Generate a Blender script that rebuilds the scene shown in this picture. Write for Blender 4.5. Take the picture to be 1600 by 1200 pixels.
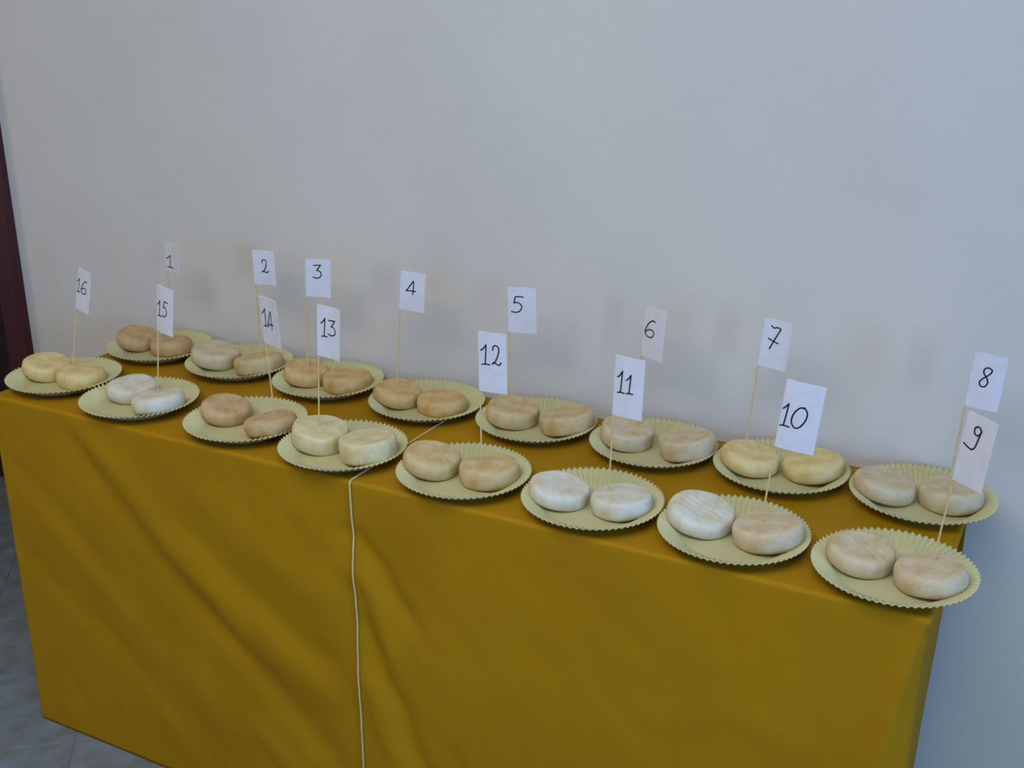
import bpy, bmesh, math, random
from mathutils import Vector, Matrix, noise

for o in list(bpy.data.objects):
    bpy.data.objects.remove(o)
S = bpy.context.scene
COL = S.collection
H = 0.7510            # table height
WALL_Y = 1.848        # face of the plaster wall
XL, XR, YF, YB = -1.8819, -0.1158, 1.3798, 1.8249   # table outline


def lin(r, g, b):
    def f(c):
        c /= 255.0
        return c / 12.92 if c <= 0.04045 else ((c + 0.055) / 1.055) ** 2.4
    return (f(r), f(g), f(b), 1.0)


# ---------------------------------------------------------------- camera
cd = bpy.data.cameras.new('camera')
cd.sensor_width = 36.0
cd.lens = 1785.06 * 36.0 / 1600.0
cd.clip_start = 0.02
cam = bpy.data.objects.new('camera', cd)
COL.objects.link(cam)
pitch, roll, yaw = 0.345555, 0.002679, -0.483875
F = Vector((math.sin(yaw) * math.cos(pitch), math.cos(yaw) * math.cos(pitch), -math.sin(pitch)))
R0 = F.cross(Vector((0, 0, 1))).normalized()
U0 = R0.cross(F)
R1 = R0 * math.cos(roll) + U0 * math.sin(roll)
U1 = -R0 * math.sin(roll) + U0 * math.cos(roll)
M = Matrix((R1, U1, -F)).transposed().to_4x4()
M.translation = Vector((0, 0, H + 0.778772))
cam.matrix_world = M
S.camera = cam

# ---------------------------------------------------------------- light
w = bpy.data.worlds.new('world')
S.world = w
w.use_nodes = True
w.node_tree.nodes['Background'].inputs[0].default_value = (0.55, 0.68, 1.0, 1)
w.node_tree.nodes['Background'].inputs[1].default_value = 0.3


def window_light(name, y, z, sy, sz, colour, watts, x=2.66):
    l = bpy.data.lights.new(name, 'AREA')
    l.shape = 'RECTANGLE'
    l.size, l.size_y = sz, sy
    l.color = colour
    l.energy = watts
    o = bpy.data.objects.new(name, l)
    COL.objects.link(o)
    o.location = (x, y, z)
    o.rotation_euler = (0, math.pi / 2, 0)
    return o


WIN_A = (0.0, 1.25, 0.62, 1.2)     # y, z, width, height of the two window openings in the right wall
WIN_B = (-1.35, 1.65, 0.62, 1.0)
window_light('daylight_blue', *WIN_A, (0.18, 0.42, 1.0), 56)
window_light('daylight_warm', *WIN_B, (0.45, 0.72, 1.0), 36)
# warm lamp on the wall to the left
wl = window_light('lamp_left', 0.2, 1.55, 0.7, 0.7, (1.0, 0.72, 0.40), 14, x=-4.5)
wl.rotation_euler = (0, -math.pi / 2, 0)
# added overhead fill: wide soft area light for the top surfaces, like ceiling bounce
FILL_POS = (-0.75, -0.1, 2.70)
ll = bpy.data.lights.new('fill_ceiling', 'AREA')
ll.shape = 'RECTANGLE'
ll.size, ll.size_y = 2.4, 1.4
ll.color = (0.95, 0.98, 1.05)
ll.energy = 48
lo = bpy.data.objects.new('fill_ceiling', ll)
COL.objects.link(lo)
lo.location = FILL_POS
S.view_settings.view_transform = 'Standard'
S.view_settings.look = 'None'
S.view_settings.gamma = 1.0
S.view_settings.use_curve_mapping = False
S.view_settings.exposure = 0.0

# ---------------------------------------------------------------- helpers


def link(name, me, mat=None, parent=None, smooth=False):
    o = bpy.data.objects.new(name, me)
    COL.objects.link(o)
    if mat is not None and not me.materials:
        me.materials.append(mat)
    if parent is not None:
        o.parent = parent
    if smooth:
        for p in me.polygons:
            p.use_smooth = True
    return o


def tag(o, label=None, cat=None, group=None, kind=None):
    if label:
        o['label'] = label
    if cat:
        o['category'] = cat
    if group:
        o['group'] = group
    if kind:
        o['kind'] = kind
    return o


def mesh(name, verts, faces):
    me = bpy.data.meshes.new(name)
    me.from_pydata([tuple(v) for v in verts], [], faces)
    me.update()
    return me


def boxes(name, bl, bevel=0.0):
    bm = bmesh.new()
    for (x0, x1, y0, y1, z0, z1) in bl:
        m = Matrix.Translation(((x0 + x1) / 2, (y0 + y1) / 2, (z0 + z1) / 2)) @ Matrix.Diagonal((x1 - x0, y1 - y0, z1 - z0, 1))
        bmesh.ops.create_cube(bm, size=1, matrix=m)
    if bevel:
        bmesh.ops.bevel(bm, geom=list(bm.edges), offset=bevel, segments=2, affect='EDGES', profile=0.5)
    me = bpy.data.meshes.new(name)
    bm.to_mesh(me)
    bm.free()
    return me


class NT:
    def __init__(self, name):
        self.m = bpy.data.materials.new(name)
        self.m.use_nodes = True
        self.t = self.m.node_tree
        self.b = self.t.nodes['Principled BSDF']

    def n(self, kind, **kw):
        nd = self.t.nodes.new(kind)
        for k, v in kw.items():
            setattr(nd, k, v)
        return nd

    def l(self, a, b):
        self.t.links.new(a, b)

    def coord(self, which='Object', scale=(1, 1, 1)):
        c = self.n('ShaderNodeTexCoord')
        mp = self.n('ShaderNodeMapping')
        mp.inputs['Scale'].default_value = scale
        self.l(c.outputs[which], mp.inputs[0])
        return mp.outputs[0]

    def noise(self, vec, scale, detail=3, rough=0.5):
        n = self.n('ShaderNodeTexNoise')
        n.inputs['Scale'].default_value = scale
        n.inputs['Detail'].default_value = detail
        n.inputs['Roughness'].default_value = rough
        self.l(vec, n.inputs['Vector'])
        return n.outputs['Fac']

    def ramp(self, fac, *stops):
        r = self.n('ShaderNodeValToRGB')
        e = r.color_ramp.elements
        while len(e) < len(stops):
            e.new(0.5)
        for i, (p, c) in enumerate(stops):
            e[i].position = p
            e[i].color = c
        self.l(fac, r.inputs[0])
        return r.outputs[0]

    def bump(self, h, strength, dist=0.001):
        b = self.n('ShaderNodeBump')
        b.inputs['Strength'].default_value = strength
        b.inputs['Distance'].default_value = dist
        self.l(h, b.inputs['Height'])
        self.l(b.outputs[0], self.b.inputs['Normal'])

    def set(self, rough=0.8, spec=0.3, **kw):
        self.b.inputs['Roughness'].default_value = rough
        self.b.inputs['Specular IOR Level'].default_value = spec
        for k, v in kw.items():
            self.b.inputs[k].default_value = v


def mat_wall():
    t = NT('plaster')
    v = t.coord()
    t.l(t.ramp(t.noise(v, 3.0, 4), (0.3, lin(205, 201, 193)), (0.7, lin(212, 208, 200))), t.b.inputs['Base Color'])
    t.bump(t.noise(t.coord(scale=(0.55, 1, 1)), 260, 3, 0.6), 0.25, 0.0012)
    t.set(0.85, 0.2)
    return t.m


def mat_plain(name, c, rough=0.7, spec=0.3, var=0.06, scale=40, bump=0.0, bscale=200):
    t = NT(name)
    v = t.coord()
    lo = tuple(x * (1 - var) for x in c[:3]) + (1,)
    hi = tuple(min(1, x * (1 + var)) for x in c[:3]) + (1,)
    t.l(t.ramp(t.noise(v, scale, 3), (0.3, lo), (0.7, hi)), t.b.inputs['Base Color'])
    if bump:
        t.bump(t.noise(v, bscale, 3), bump)
    t.set(rough, spec)
    return t.m


def mat_cloth():
    t = NT('mustard_cloth')
    v = t.coord()
    t.l(t.ramp(t.noise(v, 5, 4), (0.3, lin(162, 118, 9)), (0.7, lin(170, 125, 11))), t.b.inputs['Base Color'])
    wv = t.n('ShaderNodeTexWave')
    wv.bands_direction = 'Z'
    wv.inputs['Scale'].default_value = 320
    wv.inputs['Distortion'].default_value = 1.5
    t.l(v, wv.inputs['Vector'])
    t.bump(wv.outputs['Fac'], 0.12, 0.0006)
    t.set(0.7, 0.12)
    return t.m


def mat_cheese(name, c_top, c_deep):
    t = NT(name)
    v = t.coord()
    n1 = t.noise(v, 38, 5, 0.6)
    t.l(t.ramp(n1, (0.32, c_deep), (0.60, c_top)), t.b.inputs['Base Color'])
    t.bump(t.noise(v, 240, 4, 0.65), 0.4, 0.0016)
    t.set(0.55, 0.35)
    t.b.inputs['Subsurface Weight'].default_value = 0.25
    t.b.inputs['Subsurface Radius'].default_value = (0.006, 0.004, 0.002)
    t.b.inputs['Subsurface Scale'].default_value = 1.0
    return t.m


def mat_paper():
    t = NT('white_paper')
    v = t.coord()
    t.l(t.ramp(t.noise(v, 60, 3), (0.3, lin(226, 226, 234)), (0.7, lin(234, 234, 241))), t.b.inputs['Base Color'])
    t.set(0.75, 0.2)
    tr = t.n('ShaderNodeBsdfTranslucent')
    tr.inputs[0].default_value = lin(228, 224, 232)
    mx = t.n('ShaderNodeMixShader')
    mx.inputs[0].default_value = 0.18
    t.l(t.b.outputs[0], mx.inputs[1])
    t.l(tr.outputs[0], mx.inputs[2])
    t.l(mx.outputs[0], t.t.nodes['Material Output'].inputs[0])
    return t.m


def mat_tile():
    t = NT('stone_tile')
    v = t.coord('Generated')
    oi = t.n('ShaderNodeObjectInfo')
    ad = t.n('ShaderNodeVectorMath', operation='ADD')
    cx = t.n('ShaderNodeCombineXYZ')
    ml = t.n('ShaderNodeMath', operation='MULTIPLY')
    ml.inputs[1].default_value = 37.0
    t.l(oi.outputs['Random'], ml.inputs[0])
    t.l(ml.outputs[0], cx.inputs[0])
    t.l(v, ad.inputs[0])
    t.l(cx.outputs[0], ad.inputs[1])
    t.l(t.ramp(t.noise(ad.outputs[0], 4, 6, 0.6), (0.3, lin(106, 106, 104)), (0.5, lin(116, 126, 130)), (0.7, lin(124, 138, 150))), t.b.inputs['Base Color'])
    t.set(0.4, 0.4)
    return t.m


def mat_wood(name, c1, c2, rough=0.4):
    t = NT(name)
    v = t.coord(scale=(14, 14, 1.2))
    t.l(t.ramp(t.noise(v, 6, 5, 0.6), (0.3, c1), (0.7, c2)), t.b.inputs['Base Color'])
    t.set(rough, 0.4)
    return t.m


WALL = mat_wall()
CLOTH = mat_cloth()
HEM = mat_plain('pale_selvedge', lin(204, 186, 128), 0.8, 0.2, 0.08, 200)
PLATE = mat_plain('yellow_paper_plate', lin(194, 187, 136), 0.5, 0.35, 0.03, 30)
PAPER = mat_paper()
INK = mat_plain('black_marker_ink', lin(22, 22, 30), 0.6, 0.3, 0.1, 300)
STICK = mat_plain('bamboo', lin(214, 186, 128), 0.6, 0.3, 0.12, 150)
TILE = mat_tile()
GROUT = mat_plain('grout', lin(112, 122, 126), 0.9, 0.2, 0.08, 30)
MAROON = mat_wood('dark_maroon_wood', lin(58, 22, 28), lin(74, 30, 36), 0.35)
DOORWOOD = mat_wood('dark_brown_wood', lin(40, 30, 34), lin(52, 38, 40), 0.4)
METAL = mat_plain('brass_handle', lin(160, 130, 70), 0.3, 0.5)
METAL.node_tree.nodes['Principled BSDF'].inputs['Metallic'].default_value = 1.0

# ---------------------------------------------------------------- setting
X0, X1, Y0, ZC = -4.6, 2.6, -3.4, 2.75
DX0, DX1, DZ, YD = -3.30, -2.394, 2.10, 2.25     # door opening, depth of its reveal
tag(link('wall_back', boxes('wall_back', [
    (DX1, X1 + .3, WALL_Y, YD, 0, ZC), (X0 - .3, DX0, WALL_Y, YD, 0, ZC), (DX0, DX1, WALL_Y, YD, DZ, ZC)]), WALL), kind='structure')
tag(link('wall_left', boxes('wall_left', [(X0 - .3, X0, Y0, WALL_Y, 0, ZC)]), WALL), kind='structure')
tag(link('wall_front', boxes('wall_front', [(X0 - .3, X1 + .3, Y0 - .3, Y0, 0, ZC)]), WALL), kind='structure')
tag(link('ceiling', boxes('ceiling', [(X0 - .3, X1 + .3, Y0 - .3, YD, ZC, ZC + .2)]), WALL), kind='structure')
# right wall with two window openings
segs, yprev = [], Y0
for (wy, wz, ww, wh) in (WIN_B, WIN_A):
    a, b = wy - ww / 2, wy + ww / 2
    segs += [(X1, X1 + .3, yprev, a, 0, ZC), (X1, X1 + .3, a, b, 0, wz - wh / 2), (X1, X1 + .3, a, b, wz + wh / 2, ZC)]
    yprev = b
segs.append((X1, X1 + .3, yprev, WALL_Y, 0, ZC))
tag(link('wall_right', boxes('wall_right', segs), WALL), kind='structure')

floor = tag(link('floor', boxes('floor', [(X0 - .3, X1 + .3, Y0 - .3, 2.6, -0.12, -0.0015)]), GROUT), kind='structure')
TP, TA = 0.272, math.radians(40.0)
ca, sa = math.cos(TA), math.sin(TA)
tile_me = boxes('tile', [(-TP / 2 + .002, TP / 2 - .002, -TP / 2 + .002, TP / 2 - .002, -0.008, 0.0)], 0.0012)
for i in range(-24, 24):
    for j in range(-24, 24):
        mm = -0.472 + (i + .5) * TP
        nn_ = 2.163 + (j + .5) * TP
        x, y = mm * ca - nn_ * sa, mm * sa + nn_ * ca
        if -3.5 < x < 0.9 and -0.9 < y < 2.35:
            t = link('tile', tile_me, TILE, floor)
            t.location = (x, y, 0)
            t.rotation_euler.z = TA

# doorway: casing, dark door leaf set back in the thick wall
dr = tag(link('door_1', boxes('door_leaf', [(DX0 + .02, DX1 - .02, YD - .05, YD - .008, 0.008, DZ - .02)], .002), DOORWOOD), kind='structure')
for z0, z1 in ((0.2, 0.85), (1.0, 1.9)):
    link('panel', boxes('panel', [(DX0 + .14, DX1 - .14, YD - .062, YD - .045, z0, z1)], .006), DOORWOOD, dr)
hb = bmesh.new()
bmesh.ops.create_cone(hb, cap_ends=True, segments=16, radius1=.011, radius2=.011, depth=.05, matrix=Matrix.Translation((DX0 + .08, YD - .07, 1.02)) @ Matrix.Rotation(math.pi / 2, 4, 'X'))
bmesh.ops.create_cone(hb, cap_ends=True, segments=16, radius1=.009, radius2=.008, depth=.12, matrix=Matrix.Translation((DX0 + .13, YD - .095, 1.02)) @ Matrix.Rotation(math.pi / 2, 4, 'Y'))
hm = bpy.data.meshes.new('handle')
hb.to_mesh(hm)
hb.free()
link('handle', hm, METAL, dr)
CW = DX1 + 0.072
tag(link('trim_1', boxes('door_casing', [
    (DX1 - .002, CW, WALL_Y - .02, WALL_Y, 0, DZ + .078), (DX0 - .078, DX0 + .002, WALL_Y - .02, WALL_Y, 0, DZ + .078),
    (DX0 - .002, DX1 + .002, WALL_Y - .02, WALL_Y, DZ - .002, DZ + .078)], .003), MAROON), kind='structure')
tag(link('trim_2', boxes('door_lining', [
    (DX1 - .018, DX1, WALL_Y, YD - .052, 0, DZ), (DX0, DX0 + .018, WALL_Y, YD - .052, 0, DZ),
    (DX0 + .018, DX1 - .018, WALL_Y, YD - .052, DZ - .018, DZ)], .002), MAROON), kind='structure')

# ---------------------------------------------------------------- tablecloths


def seg_dist(px, pz, pts):
    best = (9, 0, 0)
    n = len(pts) - 1
    for i in range(n):
        (ax, az), (bx, bz) = pts[i], pts[i + 1]
        dx, dz = bx - ax, bz - az
        L2 = dx * dx + dz * dz
        t = max(0, min(1, ((px - ax) * dx + (pz - az) * dz) / L2))
        qx, qz = ax + t * dx, az + t * dz
        d = math.hypot(px - qx, pz - qz)
        sgn = 1 if (dx * (pz - az) - dz * (px - ax)) > 0 else -1
        if d < best[0]:
            best = (d, (i + t) / n, sgn)
    return best


SEAM = -1.022         # where the second cloth begins
FOLDS_L = [  # polyline (x, z), amplitude (+ = towards the viewer), width
    ([(-1.72, 0.745), (-1.64, 0.667), (-1.519, 0.548), (-1.42, 0.452), (-1.321, 0.371), (-1.216, 0.294), (-1.087, 0.179), (-0.99, 0.09)], -0.006, 0.030),
    ([(-1.66, 0.745), (-1.596, 0.682), (-1.471, 0.546), (-1.356, 0.469), (-1.23, 0.392), (-1.106, 0.323), (-1.01, 0.27)], 0.008, 0.045),
    ([(-1.45, 0.62), (-1.279, 0.49), (-1.142, 0.411), (-1.035, 0.353)], -0.004, 0.03),
    ([(-1.40, 0.69), (-1.23, 0.57), (-1.05, 0.49)], 0.004, 0.04),
    ([(-1.86, 0.64), (-1.70, 0.50), (-1.55, 0.36), (-1.40, 0.24)], -0.003, 0.03),
    ([(-1.86, 0.56), (-1.66, 0.42), (-1.46, 0.29), (-1.2, 0.08)], 0.004, 0.04),
    ([(-1.86, 0.42), (-1.62, 0.27), (-1.36, 0.08)], -0.003, 0.03),
    ([(-1.30, 0.22), (-1.18, 0.12), (-1.10, 0.03)], 0.004, 0.03),
]
FOLDS_R = [
    ([(-1.025, 0.675), (-1.01, 0.647), (-0.965, 0.605), (-0.949, 0.566), (-0.923, 0.538), (-0.89, 0.48)], -0.006, 0.018),
    ([(-1.02, 0.61), (-0.985, 0.55), (-0.965, 0.48), (-0.93, 0.40)], 0.007, 0.022),
    ([(-1.012, 0.52), (-1.004, 0.486), (-0.982, 0.425), (-0.971, 0.392), (-0.938, 0.337), (-0.913, 0.266), (-0.885, 0.20), (-0.84, 0.1)], -0.007, 0.020),
    ([(-1.01, 0.42), (-0.985, 0.33), (-0.955, 0.24), (-0.93, 0.1)], 0.008, 0.026),
    ([(-0.92, 0.55), (-0.83, 0.40), (-0.76, 0.2)], 0.003, 0.05),
    ([(-0.135, 0.70), (-0.150, 0.616), (-0.160, 0.512), (-0.165, 0.2)], 0.005, 0.016),
    ([(-0.44, 0.72), (-0.438, 0.58), (-0.44, 0.42)], 0.0012, 0.006),
    ([(-0.40, 0.72), (-0.402, 0.66), (-0.399, 0.60)], 0.0012, 0.006),
    ([(-0.52, 0.46), (-0.38, 0.52), (-0.22, 0.50)], 0.0015, 0.03),
]


def fold_disp(folds, x, z):
    d = 0.0
    for pts, a, wd in folds:
        dist, t, _ = seg_dist(x, z, pts)
        env = min(1, 5 * t + .15) * min(1, 5 * (1 - t) + .15)
        d += a * env * math.exp(-(dist / wd) ** 2)
    d += 0.0012 * noise.noise(Vector((x * 9, z * 7 + x * 6, 3.1))) + 0.0006 * noise.noise(Vector((x * 30, z * 24 + x * 14, 7.7)))
    d += 0.0013 * noise.noise(Vector(((x * .66 + z * .75) * 24, (x * .75 - z * .66) * 5, 2.2)))
    return d * min(1, max(0, (H - z) / .06)) * min(1, z / .05 + .25)


def cloth(name, xa, xb, side, folds, zt, lift):
    """skirt along front + one end, rounded into the top. side=-1 left end, +1 right end"""
    r = 0.007
    nf = int(abs(xb - xa) / 0.007)
    ns = 46
    xs_end = XL if side < 0 else XR
    xs_seam = xb if side < 0 else xa
    yfr = YF - lift
    cr0 = 0.008

    def path(cr):      # from the seam to the end corner, round it, on to the back: (x, y, outward normal, on_front)
        p = []
        for i in range(nf + 1):
            t = i / nf
            p.append((xs_seam + (xs_end - side * cr - xs_seam) * t, yfr, (0, -1), True))
        for i in range(1, 6):
            a = (math.pi / 2) * i / 6
            p.append((xs_end - side * cr + side * cr * math.sin(a), yfr + cr - cr * math.cos(a), (side * math.sin(a), -math.cos(a)), False))
        for i in range(ns + 1):
            p.append((xs_end, yfr + cr + (YB - yfr - cr) * i / ns, (side, 0), False))
        return p
    rows = []
    nz = 90
    for k in range(nz + 1):
        rows.append((zt - r - (zt - r) * (1 - k / nz), 0.0))
    for k in range(1, 7):
        a = (math.pi / 2) * k / 6
        rows.append((zt - r + r * math.sin(a), r * (1 - math.cos(a))))
    V, Fc = [], []
    for (z, inset) in rows:
        low = max(0.0, zt - z - .012)
        cr = cr0 + (0.018 * min(1, low / .15) if side > 0 else 0)
        for (x, y, nrm, fr) in path(cr):
            if fr:
                d = fold_disp(folds, x, z)
                if side < 0 and x > SEAM - .06:      # tucked flat under the other cloth
                    k = min(1, (x - SEAM + .06) / .055)
                    k = k * k * (3 - 2 * k)
                    d = d * (1 - k) + k * (fold_disp(FOLDS_R, max(x, SEAM), z) - .0015)
            else:
                q = min(1, max(0, y - yfr - .01) / 0.12)
                d = q * (0.004 * math.sin(9 * y + 5 * z)) * min(1, low / .1)
                if side > 0:      # the end panel is pulled in under the table edge, with a tuck at the corner
                    q2 = min(1, max(0, y - yfr) / .22)
                    d -= (0.020 * q2 + .004) * min(1, low / .05) + 0.014 * max(0, .55 - z) * q2
                    d -= 0.012 * math.exp(-((z - (zt - .024)) / .007) ** 2) * math.exp(-((y - yfr - .025) / .02) ** 2)
            d -= inset
            V.append((x + nrm[0] * d, y + nrm[1] * d, z))
    P = nf + 1 + 5 + ns + 1
    for k in range(len(rows) - 1):
        for i in range(P - 1):
            a = k * P + i
            Fc.append((a, a + 1, a + 1 + P, a + P))
    # top, with the same spacing along its front and end as the skirt
    p0 = path(cr0)
    xs = [p[0] for p in p0[:nf + 1]] + [xs_end - side * r]
    ys = [yfr + r] + [p[1] for p in p0[nf + 6:]]
    o = len(V)
    nx = len(xs)
    for y in ys:
        for x in xs:
            V.append((x, y, zt))
    for j in range(len(ys) - 1):
        for i in range(nx - 1):
            a = o + j * nx + i
            Fc.append((a, a + 1, a + nx + 1, a + nx))
    # back drop
    o = len(V)
    for j in range(2):
        for x in xs:
            V.append((x, YB, zt - j * 0.2))
    for i in range(nx - 1):
        a = o + i
        Fc.append((a, a + nx, a + nx + 1, a + 1))
    me = mesh(name, V, Fc)
    bm = bmesh.new()
    bm.from_mesh(me)
    bmesh.ops.remove_doubles(bm, verts=bm.verts, dist=0.0003)
    bmesh.ops.recalc_face_normals(bm, faces=bm.faces)
    if sum(f.normal.z * f.calc_area() for f in bm.faces) < 0:
        bmesh.ops.reverse_faces(bm, faces=bm.faces)
    bm.to_mesh(me)
    bm.free()
    ob = link('tablecloth', me, CLOTH, None, True)
    sol = ob.modifiers.new('thickness', 'SOLIDIFY')
    sol.thickness = 0.0012
    sol.offset = -1
    return ob


cl = cloth('tablecloth_far', XL, SEAM + .006, -1, FOLDS_L, H - 0.0016, 0.0)
tag(cl, 'mustard yellow tablecloth on the end of the table by the dark door', 'tablecloth', 'mustard tablecloths')
cr_ = cloth('tablecloth_near', SEAM, XR, 1, FOLDS_R, H, 0.002)
tag(cr_, 'mustard yellow tablecloth with pale selvedge, under the plates flagged 5 to 12', 'tablecloth', 'mustard tablecloths')


def tube(pts, rad, seg=6, cap=True, rad_end=None):
    V, Fc = [], []
    n = len(pts)
    for i, p in enumerate(pts):
        p = Vector(p)
        d = (Vector(pts[min(i + 1, n - 1)]) - Vector(pts[max(i - 1, 0)])).normalized()
        u = d.cross(Vector((0.13, 0.97, 0.21))).normalized()
        if u.length < .1:
            u = d.cross(Vector((1, 0, 0))).normalized()
        v = d.cross(u)
        rr = rad if rad_end is None else rad + (rad_end - rad) * i / (n - 1)
        for k in range(seg):
            a = 2 * math.pi * k / seg
            V.append(p + u * (rr * math.cos(a)) + v * (rr * math.sin(a)))
    for i in range(n - 1):
        for k in range(seg):
            a, b = i * seg + k, i * seg + (k + 1) % seg
            Fc.append((a, b, b + seg, a + seg))
    if cap:
        Fc.append(tuple(range(seg))[::-1])
        Fc.append(tuple((n - 1) * seg + k for k in range(seg)))
    return V, Fc


hp = [(SEAM, YB - .002 - i * (YB - YF - .014) / 30, H + .0006) for i in range(31)]
for k in range(1, 6):
    a = math.pi / 2 * k / 6
    hp.append((SEAM, YF - .002 + .007 - .007 * math.sin(a) - .0006, H - .007 + .007 * math.cos(a) + .0004))
for k in range(60):
    z = (H - .008) * (1 - k / 59) + .003
    wob = -0.006 * math.exp(-((z - .695) / .03) ** 2) * 0.6
    hp.append((SEAM + wob * 0, YF - .0026 - fold_disp(FOLDS_R, SEAM, z), z))
V, Fc = tube(hp, .0019, 6)
tag(link('selvedge', mesh('selvedge', V, Fc), HEM, cr_, True), 'pale cream selvedge edge')

# measured layout (metres; z above the table top)
PLATES = {1: (-1.7716, 1.7317), 2: (-1.5474, 1.7277), 3: (-1.3193, 1.7252), 4: (-1.0835, 1.7162), 5: (-0.8565, 1.7249), 6: (-0.6306, 1.7241), 7: (-0.409, 1.7289), 8: (-0.186, 1.7281), 9: (-0.1816, 1.466), 10: (-0.409, 1.4714), 11: (-0.6322, 1.4701), 12: (-0.859, 1.4671), 13: (-1.0941, 1.4616), 14: (-1.3201, 1.4777), 15: (-1.5713, 1.4706), 16: (-1.799, 1.4944)}
CHEESE = {   # x, y, z, radius, height, direction and angle of its tilt on the rim
    '16a': (-1.8597, 1.504, 0.0107, 0.0483, 0.029, 2.9851, 0.1935),
    '16b': (-1.7639, 1.5055, 0.0031, 0.0466, 0.032, 0.3059, 0.0033),
    '1a': (-1.8385, 1.7301, 0.0108, 0.0436, 0.0281, -3.1168, 0.2228),
    '1b': (-1.7498, 1.7428, 0.003, 0.045, 0.0315, 0.4688, 0.0),
    '15a': (-1.6156, 1.4952, 0.0077, 0.0473, 0.0283, 2.6343, 0.1229),
    '15b': (-1.5098, 1.4592, 0.0111, 0.0495, 0.0297, -0.1827, 0.1982),
    '2a': (-1.6082, 1.7206, 0.0111, 0.0507, 0.0294, -3.0243, 0.1921),
    '2b': (-1.4936, 1.7278, 0.0097, 0.0515, 0.0298, 0.0009, 0.1561),
    '3a': (-1.3758, 1.7258, 0.0092, 0.0466, 0.0275, 3.1304, 0.162),
    '3b': (-1.2791, 1.7332, 0.005, 0.0482, 0.029, 0.1965, 0.0522),
    '14a': (-1.3801, 1.4913, 0.0103, 0.0464, 0.026, 2.919, 0.1931),
    '14b': (-1.2553, 1.4711, 0.0111, 0.0469, 0.0283, -0.1025, 0.2115),
    '13a': (-1.1503, 1.4691, 0.01, 0.05, 0.0321, 3.0098, 0.1697),
    '13b': (-1.0381, 1.4621, 0.0098, 0.0497, 0.0352, 0.0084, 0.1654),
    '4a': (-1.1472, 1.7097, 0.0108, 0.0463, 0.0262, -3.0402, 0.2063),
    '4b': (-1.0528, 1.7208, 0.003, 0.0477, 0.0277, 0.1503, 0.0),
    '12a': (-0.9227, 1.4676, 0.0111, 0.0483, 0.0275, 3.1346, 0.2043),
    '12b': (-0.818, 1.4793, 0.0059, 0.0491, 0.0309, 0.288, 0.0721),
    '5a': (-0.9081, 1.7267, 0.0086, 0.0494, 0.0285, 3.1073, 0.1374),
    '5b': (-0.7968, 1.7331, 0.0108, 0.0502, 0.031, 0.1363, 0.1878),
    '6a': (-0.6837, 1.732, 0.0088, 0.048, 0.0289, 2.9952, 0.1466),
    '6b': (-0.5668, 1.7264, 0.0111, 0.0482, 0.0321, 0.0358, 0.2047),
    '11a': (-0.6893, 1.4656, 0.0095, 0.0472, 0.0247, -3.0635, 0.168),
    '11b': (-0.5861, 1.4792, 0.0069, 0.0481, 0.0265, 0.1947, 0.0994),
    '7a': (-0.4633, 1.7266, 0.0095, 0.0501, 0.0276, -3.0992, 0.1563),
    '7b': (-0.3577, 1.7434, 0.0091, 0.0497, 0.0305, 0.2752, 0.1494),
    '10a': (-0.465, 1.4865, 0.0104, 0.0502, 0.0269, 2.8783, 0.177),
    '10b': (-0.358, 1.4809, 0.0089, 0.0504, 0.03, 0.185, 0.1421),
    '8a': (-0.2447, 1.7228, 0.0101, 0.0482, 0.0262, -3.0524, 0.1794),
    '8b': (-0.1434, 1.739, 0.0061, 0.0487, 0.0304, 0.2511, 0.0789),
    '9a': (-0.2309, 1.4787, 0.0078, 0.0472, 0.0269, 2.8899, 0.1243),
    '9b': (-0.1309, 1.4587, 0.0077, 0.0467, 0.0293, -0.144, 0.1248),
}
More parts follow.
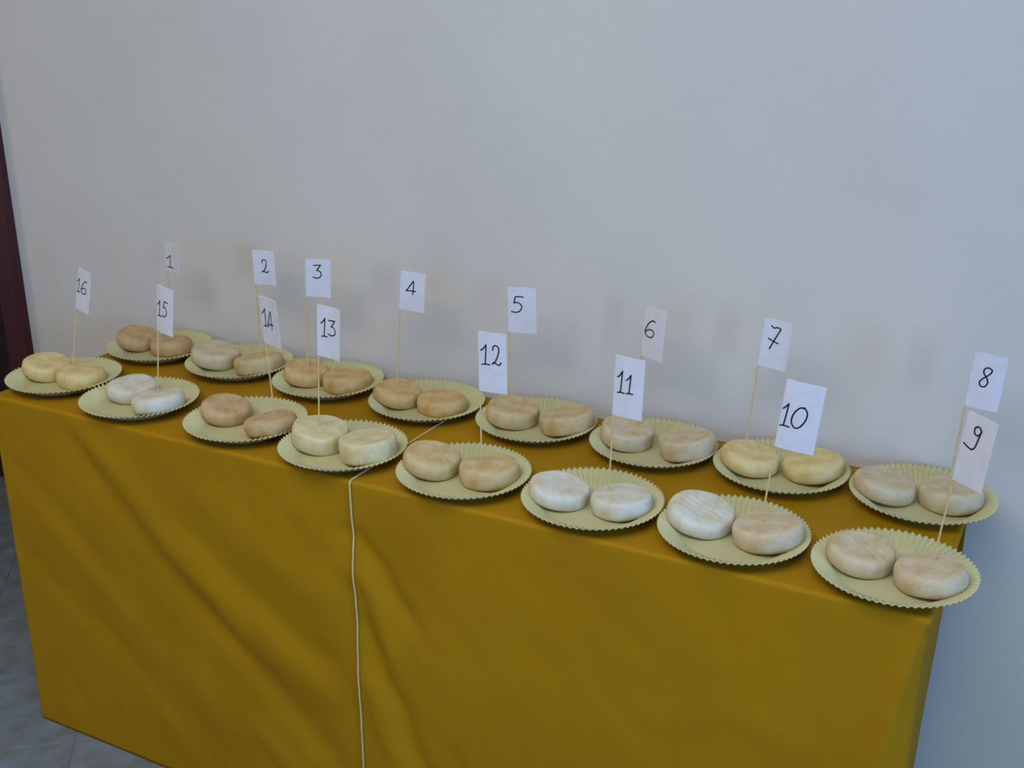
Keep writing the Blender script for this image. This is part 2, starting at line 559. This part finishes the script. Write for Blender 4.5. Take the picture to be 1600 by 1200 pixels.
FLAGS = {   # cheese, base, skewer axis, length, lower end of paper, paper width, paper direction, digits
    16: ('b', (-1.7927, 1.5126, 0.035), (0.1182, 0.1358, 0.9837), 0.2006, 0.1183, 0.049, (0.9518, -0.2979, -0.0732),
        [('1', -0.0011, 0.0128, 0.1534, 0.1809), ('6', 0.0149, 0.037, 0.1542, 0.1797)]),
    1: ('b', (-1.7441, 1.7443, 0.0345), (0.0125, 0.0124, 0.9998), 0.2108, 0.1488, 0.049, (0.9537, -0.3007, -0.0082),
        [('1', 0.0033, 0.0271, 0.1589, 0.1851)]),
    15: ('b', (-1.5204, 1.4685, 0.039), (0.0675, 0.0686, 0.9954), 0.2069, 0.1197, 0.05, (0.9649, -0.2582, -0.0477),
        [('1', 0.0027, 0.0164, 0.1498, 0.1791), ('5', 0.0194, 0.0354, 0.1522, 0.1802)]),
    2: ('b', (-1.4986, 1.7404, 0.039), (-0.0055, -0.0047, 1.0), 0.2181, 0.1477, 0.048, (0.9914, 0.1305, 0.006),
        [('2', 0.0169, 0.0318, 0.1728, 0.1992)]),
    14: ('b', (-1.2483, 1.4722, 0.0416), (-0.0349, -0.0299, 0.9989), 0.2187, 0.1337, 0.05, (0.9395, -0.3419, 0.0226),
        [('1', 0.003, 0.0184, 0.1665, 0.1987), ('4', 0.0171, 0.0334, 0.1637, 0.1959)]),
    13: ('a', (-1.1478, 1.4676, 0.0421), (0.0361, 0.028, 0.999), 0.2165, 0.1274, 0.049, (0.9909, -0.1305, -0.0322),
        [('1', 0.0072, 0.0204, 0.1631, 0.1955), ('3', 0.0219, 0.0389, 0.1678, 0.1945)]),
    3: ('a', (-1.3706, 1.7279, 0.0362), (0.0318, 0.025, 0.9992), 0.2197, 0.1444, 0.049, (0.9389, 0.3419, -0.0384),
        [('3', 0.0137, 0.0304, 0.1822, 0.2086)]),
    4: ('a', (-1.1527, 1.7193, 0.0385), (0.0599, 0.0395, 0.9974), 0.2221, 0.1483, 0.049, (0.9894, 0.1304, -0.0646),
        [('4', 0.0111, 0.0299, 0.1796, 0.2051)]),
    5: ('a', (-0.9104, 1.73, 0.0376), (-0.0247, -0.0131, 0.9996), 0.2203, 0.1366, 0.051, (0.9845, 0.1736, 0.0266),
        [('5', 0.0054, 0.0281, 0.1743, 0.2036)]),
    12: ('b', (-0.8272, 1.4697, 0.0361), (-0.0102, -0.0057, 0.9999), 0.2228, 0.125, 0.047, (0.999, 0.0436, 0.0104),
        [('1', 0.0035, 0.0185, 0.17, 0.2025), ('2', 0.0225, 0.038, 0.1716, 0.2032)]),
    6: ('a', (-0.671, 1.7408, 0.0363), (0.0403, 0.0153, 0.9991), 0.2179, 0.1287, 0.047, (0.9234, -0.3826, -0.0314),
        [('6', 0.0037, 0.026, 0.1656, 0.1953)]),
    11: ('b', (-0.6088, 1.4776, 0.0313), (0.0214, 0.0087, 0.9997), 0.2212, 0.1274, 0.047, (0.996, -0.0872, -0.0205),
        [('1', 0.0048, 0.017, 0.1644, 0.1984), ('1', 0.0194, 0.0307, 0.1655, 0.195)]),
    7: ('a', (-0.4722, 1.7342, 0.0388), (0.0703, 0.0184, 0.9974), 0.2246, 0.1434, 0.047, (0.9892, -0.1305, -0.0673),
        [('7', 0.0101, 0.0279, 0.1748, 0.2134)]),
    10: ('b', (-0.3706, 1.4777, 0.0374), (0.0874, 0.0207, 0.996), 0.2196, 0.1186, 0.053, (0.9951, 0.0436, -0.0882),
        [('1', -0.002, 0.0136, 0.1516, 0.1852), ('0', 0.0144, 0.035, 0.1525, 0.1844)]),
    8: ('b', (-0.1491, 1.7284, 0.036), (0.0447, 0.0036, 0.999), 0.222, 0.1363, 0.046, (0.9952, -0.0872, -0.0442),
        [('8', 0.0128, 0.0286, 0.1711, 0.2017)]),
    9: ('b', (-0.1329, 1.4718, 0.0368), (0.081, 0.0063, 0.9967), 0.2187, 0.122, 0.044, (0.8409, -0.5373, -0.0649),
        [('9', 0.0034, 0.0245, 0.1719, 0.2045)]),
}

# ---------------------------------------------------------------- plates
FLUTES, RIM, WELL = 72, 0.110, 0.072


def plate_mesh():
    na = FLUTES * 8
    rings = [0.0, 0.03, 0.055, 0.068, 0.072, 0.076, 0.080, 0.084, 0.089, 0.094, 0.099, 0.104, 0.1075, 0.110]

    def zr(r):
        t = max(0, min(1, (r - 0.074) / (RIM - 0.074)))
        return .0185 * (.5 * t + .5 * math.sin(t * math.pi / 2))

    def flute(r, a):
        t = max(0, min(1, (r - WELL) / (RIM - WELL)))
        return 0.0017 * min(1, 2.2 * t) * math.sin(FLUTES * a) if t > 0 else 0.0
    V, Fc = [], []
    for side in (1, 0):
        for r in rings[1:]:
            for k in range(na):
                a = 2 * math.pi * k / na
                sc = 1 + (0.007 * math.sin(FLUTES * a) if r > 0.1065 else 0)
                z = zr(r) + flute(r, a) + (0.0022 if side else 0.0008)
                if r < WELL - .001 and not side:
                    z = 0.0002
                if r < WELL + .006 and not side:
                    z = max(min(z, 0.0008), 0.0002)
                V.append((r * sc * math.cos(a), r * sc * math.sin(a), z))
    nr = len(rings) - 1
    for s in (0, 1):
        b = s * nr * na
        for i in range(nr - 1):
            for k in range(na):
                k2 = (k + 1) % na
                q = (b + i * na + k, b + i * na + k2, b + (i + 1) * na + k2, b + (i + 1) * na + k)
                Fc.append(q[::-1] if s == 0 else q)
        c = len(V)
        V.append((0, 0, 0.0020 if s == 0 else 0.0002))
        for k in range(na):
            k2 = (k + 1) % na
            Fc.append((c, b + k, b + k2) if s == 0 else (c, b + k2, b + k))
    for k in range(na):
        k2 = (k + 1) % na
        u, d = (nr - 1) * na, (2 * nr - 1) * na
        Fc.append((u + k, u + k2, d + k2, d + k)[::-1])
    me = mesh('paper_plate', V, Fc)
    bm = bmesh.new()
    bm.from_mesh(me)
    bmesh.ops.recalc_face_normals(bm, faces=bm.faces)
    bm.to_mesh(me)
    bm.free()
    return me


WORD = ('zero one two three four five six seven eight nine ten eleven twelve thirteen fourteen fifteen sixteen').split()
ROW = {n: ('back row' if n <= 8 else 'front row') for n in range(1, 17)}
pm = plate_mesh()
ZT = H
rnd = random.Random(4)
for n, (x, y) in PLATES.items():
    p = link('paper_plate', pm, PLATE, None, True)
    p.location = (x, y, ZT)
    p.rotation_euler.z = rnd.uniform(0, 6.28)
    tag(p, 'pale yellow fluted paper plate under the cheeses of flag number %s, %s' % (WORD[n], ROW[n]), 'plate', 'fluted paper plates')

# ---------------------------------------------------------------- cheeses
TONES = {   # sRGB of rind top, of the deeper patches, wording
    'white': ((210, 209, 193), (201, 186, 152), 'white'),
    'cream': ((210, 202, 160), (197, 179, 121), 'cream-coloured'),
    'yellow': ((218, 200, 142), (204, 174, 103), 'pale yellow'),
    'pink': ((203, 190, 158), (193, 165, 117), 'pinkish'),
    'peach': ((201, 182, 135), (187, 154, 96), 'peach-coloured'),
    'orange': ((195, 168, 123), (180, 141, 87), 'orange-tinted'),
    'tan': ((204, 176, 120), (190, 146, 78), 'golden tan'),
}
CM = {k: mat_cheese('cheese_' + k, lin(*a), lin(*b)) for k, (a, b, _) in TONES.items()}
KIND = {1: 'orange', 2: 'peach', 3: 'tan', 4: 'tan', 5: 'peach', 6: 'pink', 7: 'yellow', 8: 'pink', 9: 'pink', 10: 'white', 11: 'white',
        12: 'peach', 13: 'cream', 14: 'orange', 15: 'white', 16: 'yellow'}
KIND2 = {'10b': 'pink', '2a': 'pink'}
ROUND = {7: 1.5, 15: 1.2, 14: 1.2, 1: 1.2, 16: 1.1, 6: 0.6, 5: 0.75, 13: 0.6, 11: 0.8}
RIDGED = {'10a': 1.0, '12b': 0.6, '9a': 0.5, '1b': 0.5, '15b': 0.4}


def cheese_mesh(key, rad, hh):
    n = int(key[:-1])
    seed = sum(ord(c) * 17 for c in key) * 0.731
    e = min(.45 * hh, .0115 * ROUND.get(n, 1.0))
    na = 72
    prof = [(0.0001, 0), (rad * .5, 0), (rad - e * .62, 0)]
    for k in range(1, 12):
        t = -math.pi / 2 + math.pi * k / 12
        ex = 0.62 if ROUND.get(n, 1) < 1.2 else 0.9
        eb = e if t > 0 else e * .55
        prof.append((rad - eb * (1 - math.cos(t) ** ex), hh / 2 * (1 + math.sin(t))))
    prof.append((rad - e * 1.02, hh))
    rt = rad - e * 1.02
    for f in (.93, .85, .74, .62, .5, .38, .26, .14, .05):
        prof.append((rt * f, hh - .0010 * (1 - f)))
    V, Fc = [], []
    ridge = RIDGED.get(key, 0)
    ra = random.Random(key).uniform(-.3, .5)
    for i, (r, z) in enumerate(prof):
        for k in range(na):
            a = 2 * math.pi * k / na
            dx, dy = math.cos(a), math.sin(a)
            wob = 1 + 0.055 * noise.noise(Vector((dx * 1.1 + seed, dy * 1.1, 0.3))) + 0.012 * noise.noise(Vector((dx * 4, dy * 4 + seed, z * 60)))
            x, y = r * wob * dx, r * wob * dy
            zz = z
            up = z / hh
            zz += up * (0.0034 * noise.noise(Vector((x * 22 + seed, y * 22, 1.7))) + 0.0007 * noise.noise(Vector((x * 110, y * 110 + seed, z * 80))))
            zz += up * hh * 0.07 * (x * math.cos(seed) + y * math.sin(seed)) / rad
            if ridge and i > 12:
                s = x * math.sin(ra) + y * math.cos(ra)
                zz += ridge * .0009 * math.sin(s * 2 * math.pi / .011) * min(1, (rad - r) / .01)
            V.append((x, y, zz))
    n_r = len(prof)
    for i in range(n_r - 1):
        for k in range(na):
            k2 = (k + 1) % na
            Fc.append((i * na + k, i * na + k2, (i + 1) * na + k2, (i + 1) * na + k))
    Fc.append(tuple(range(na))[::-1])
    Fc.append(tuple((n_r - 1) * na + k for k in range(na)))
    return mesh('cheese', V, Fc)


FLAGGED = {n: f[0] for n, f in FLAGS.items()}
for key, (x, y, z, rad, hh, ang, tilt) in CHEESE.items():
    n, s = int(key[:-1]), key[-1]
    kind = KIND2.get(key, KIND[n])
    c = link('small_cheese', cheese_mesh(key, rad, hh), CM[kind], None, True)
    E = Vector((math.cos(ang), math.sin(ang), 0))
    Z = Vector((0, 0, 1))
    E2 = E * math.cos(tilt) + Z * math.sin(tilt)
    Z2 = -E * math.sin(tilt) + Z * math.cos(tilt)
    Sd = Z2.cross(E2)
    m = Matrix((E2, Sd, Z2)).transposed().to_4x4()
    m.translation = Vector((x, y, ZT + z - 0.0008))
    c.matrix_world = m
    if FLAGGED[n] == s:
        lab = '%s round cheese pierced by the skewer of flag number %s' % (TONES[kind][2], WORD[n])
    else:
        lab = '%s round cheese without skewer, beside the one bearing flag number %s' % (TONES[kind][2], WORD[n])
    tag(c, lab, 'cheese', 'small round cheeses on paper plates')

# ---------------------------------------------------------------- numbered flags
ST = {  # strokes in a unit box; corner points are doubled to keep them sharp
    '1': [[(0, .70), (.3, .80), (.62, 1)], [(.62, 1), (.56, .5), (.48, .03)], [(.10, 0), (.55, .03), (1, .02)]],
    '2': [[(.12, .74), (.16, .92), (.42, 1), (.70, .92), (.76, .72), (.60, .42), (.32, .14), (.04, .03)], [(.04, .03), (.25, .12), (.55, .03), (.82, .02), (1, .14)]],
    '3': [[(.08, .96), (.5, .97), (.92, 1)], [(.92, 1), (.68, .78), (.42, .58)], [(.42, .58), (.75, .55), (.98, .34), (.88, .12), (.5, 0), (0, .06)]],
    '4': [[(.70, 1), (.35, .6), (0, .22)], [(0, .22), (.5, .26), (1, .26)], [(.72, 1), (.74, .5), (.70, 0)]],
    '5': [[(1, .97), (.65, 1), (.34, .97)], [(.34, .97), (.28, .78), (.22, .58)], [(.22, .58), (.55, .62), (.84, .42), (.74, .14), (.40, 0), (0, .04)]],
    '6': [[(.98, .95), (.72, 1), (.40, .82), (.12, .48), (.04, .22), (.28, .02), (.66, 0), (.92, .18), (.86, .38), (.55, .45), (.24, .36), (.08, .2)]],
    '7': [[(.10, 1), (.35, .92), (.65, .97), (1, .93)], [(1, .93), (.62, .5), (.22, 0)], [(0, .44), (.45, .36), (.95, .30)]],
    '8': [[(.62, 1), (.30, .92), (.28, .70), (.58, .50), (.76, .26), (.55, .03), (.18, .04), (.06, .24), (.36, .46), (.80, .68), (.95, .90), (.62, 1)]],
    '9': [[(.97, .86), (.78, 1), (.52, .92), (.54, .70), (.78, .64), (.96, .80), (.97, .88), (.88, .5), (.78, .14), (.58, 0)], [(.58, 0), (.3, .05), (0, .14)]],
    '0': [[(.75, .98), (.45, .96), (.12, .66), (.04, .28), (.30, .02), (.65, .10), (.94, .44), (.98, .78), (.75, 1), (.62, .98)]],
}


def smooth(pts, sub=6):
    out = []
    n = len(pts)
    for i in range(n - 1):
        p0, p1, p2, p3 = (Vector(pts[max(i - 1, 0)]), Vector(pts[i]), Vector(pts[i + 1]), Vector(pts[min(i + 2, n - 1)]))
        for k in range(sub):
            t = k / sub
            out.append(0.5 * ((2 * p1) + (p2 - p0) * t + (2 * p0 - 5 * p1 + 4 * p2 - p3) * t * t + (3 * p1 - p0 - 3 * p2 + p3) * t ** 3))
    out.append(Vector(pts[-1]))
    return out


def flag(n, s, B, ax, L, sb, w_, dv, digits):
    B, ax, dv = Vector((B[0], B[1], B[2] + ZT)), Vector(ax).normalized(), Vector(dv)
    dv = (dv - ax * dv.dot(ax)).normalized()
    nn = dv.cross(ax).normalized()             # towards the viewer
    root = bpy.data.objects.new('numbered_flag', None)
    COL.objects.link(root)
    root.location = B
    root.empty_display_size = .02
    row = 'back row' if n <= 8 else 'front row'
    tag(root, 'white paper flag with handwritten number %s on a thin skewer, %s' % (WORD[n], row), 'flag', 'numbered skewer flags')
    # skewer with pointed tip inside the cheese
    sr = 0.0014
    pts = [ax * t for t in (-.016, -.010, 0, L * .5, L * .98, L + .001)]
    V, Fc = tube(pts, sr, 8)
    for k in range(8):
        V[k] = pts[0] + (V[k] - pts[0]) * .3
    link('skewer', mesh('skewer', V, Fc), STICK, root, True)
    # folded paper: closed teardrop section wrapped round the skewer, gently bowed
    rr = random.Random(n * 7)
    bow = rr.uniform(-.0022, .0022)
    twist = rr.uniform(-.02, .02)

    def half(u):
        return .0021 + (.00045 - .0021) * max(0, min(1, u / w_)) ** .6

    def mid(u, v):
        t = u / w_
        return nn * (bow * 4 * t * (1 - t) + twist * max(0, u) * (v - .5))
    sec = []
    nu = 14
    for i in range(nu + 1):
        u = w_ * (1 - i / nu)
        sec.append((u, half(u)))
    for k in range(1, 8):
        a = math.pi / 2 + math.pi * k / 8
        sec.append((.0021 * math.cos(a), .0021 * math.sin(a)))
    for i in range(nu + 1):
        u = w_ * i / nu
        sec.append((u, -half(u)))
    nv = 8
    V, Fc = [], []
    ns = len(sec)
    for j in range(nv + 1):
        v = j / nv
        for (u, hh) in sec:
            V.append(ax * (sb + (L - sb) * v) + dv * u + nn * hh + mid(max(u, 0), v))
    for j in range(nv):
        for i in range(ns):
            i2 = (i + 1) % ns
            Fc.append((j * ns + i, j * ns + i2, (j + 1) * ns + i2, (j + 1) * ns + i))
    for j in (0, nv):
        for i in range(nu):
            a, b = j * ns + i, j * ns + i + 1
            c, d = j * ns + ns - 2 - i, j * ns + ns - 1 - i
            Fc.append((a, b, c, d))
    me = mesh('paper', V, Fc)
    bm = bmesh.new()
    bm.from_mesh(me)
    bmesh.ops.recalc_face_normals(bm, faces=bm.faces)
    bm.to_mesh(me)
    bm.free()
    paper = link('paper', me, PAPER, root, False)
    # numerals: pen strokes as slim ribbons lying on the paper
    pw = 0.0011
    for (ch, u0, u1, v0, v1) in digits:
        V, Fc = [], []

        def put(u, v):
            u = max(u, .0002)
            vv = (v - sb) / (L - sb)
            return ax * v + dv * u + nn * (half(u) + .00022) + mid(u, vv)
        for stroke in ST[ch]:
            sp = [Vector((u0 + (u1 - u0) * p.x, v0 + (v1 - v0) * p.y)) for p in smooth([Vector(q) for q in stroke])]
            b = len(V)
            for i, p in enumerate(sp):
                d = (sp[min(i + 1, len(sp) - 1)] - sp[max(i - 1, 0)]).normalized()
                q = Vector((-d.y, d.x)) * pw
                V += [put(*(p + q)), put(*(p - q))]
                if i:
                    Fc.append((b + 2 * i - 2, b + 2 * i - 1, b + 2 * i + 1, b + 2 * i))
            for p in (sp[0], sp[-1]):
                b = len(V)
                for k in range(8):
                    a = math.pi * 2 * k / 8
                    V.append(put(p.x + pw * math.cos(a), p.y + pw * math.sin(a)) + nn * .00002)
                Fc.append(tuple(range(b, b + 8)))
        tag(link('numeral', mesh('numeral', V, Fc), INK, paper), 'black handwritten digit %s' % WORD[int(ch)])


for n, args in FLAGS.items():
    flag(n, *args)
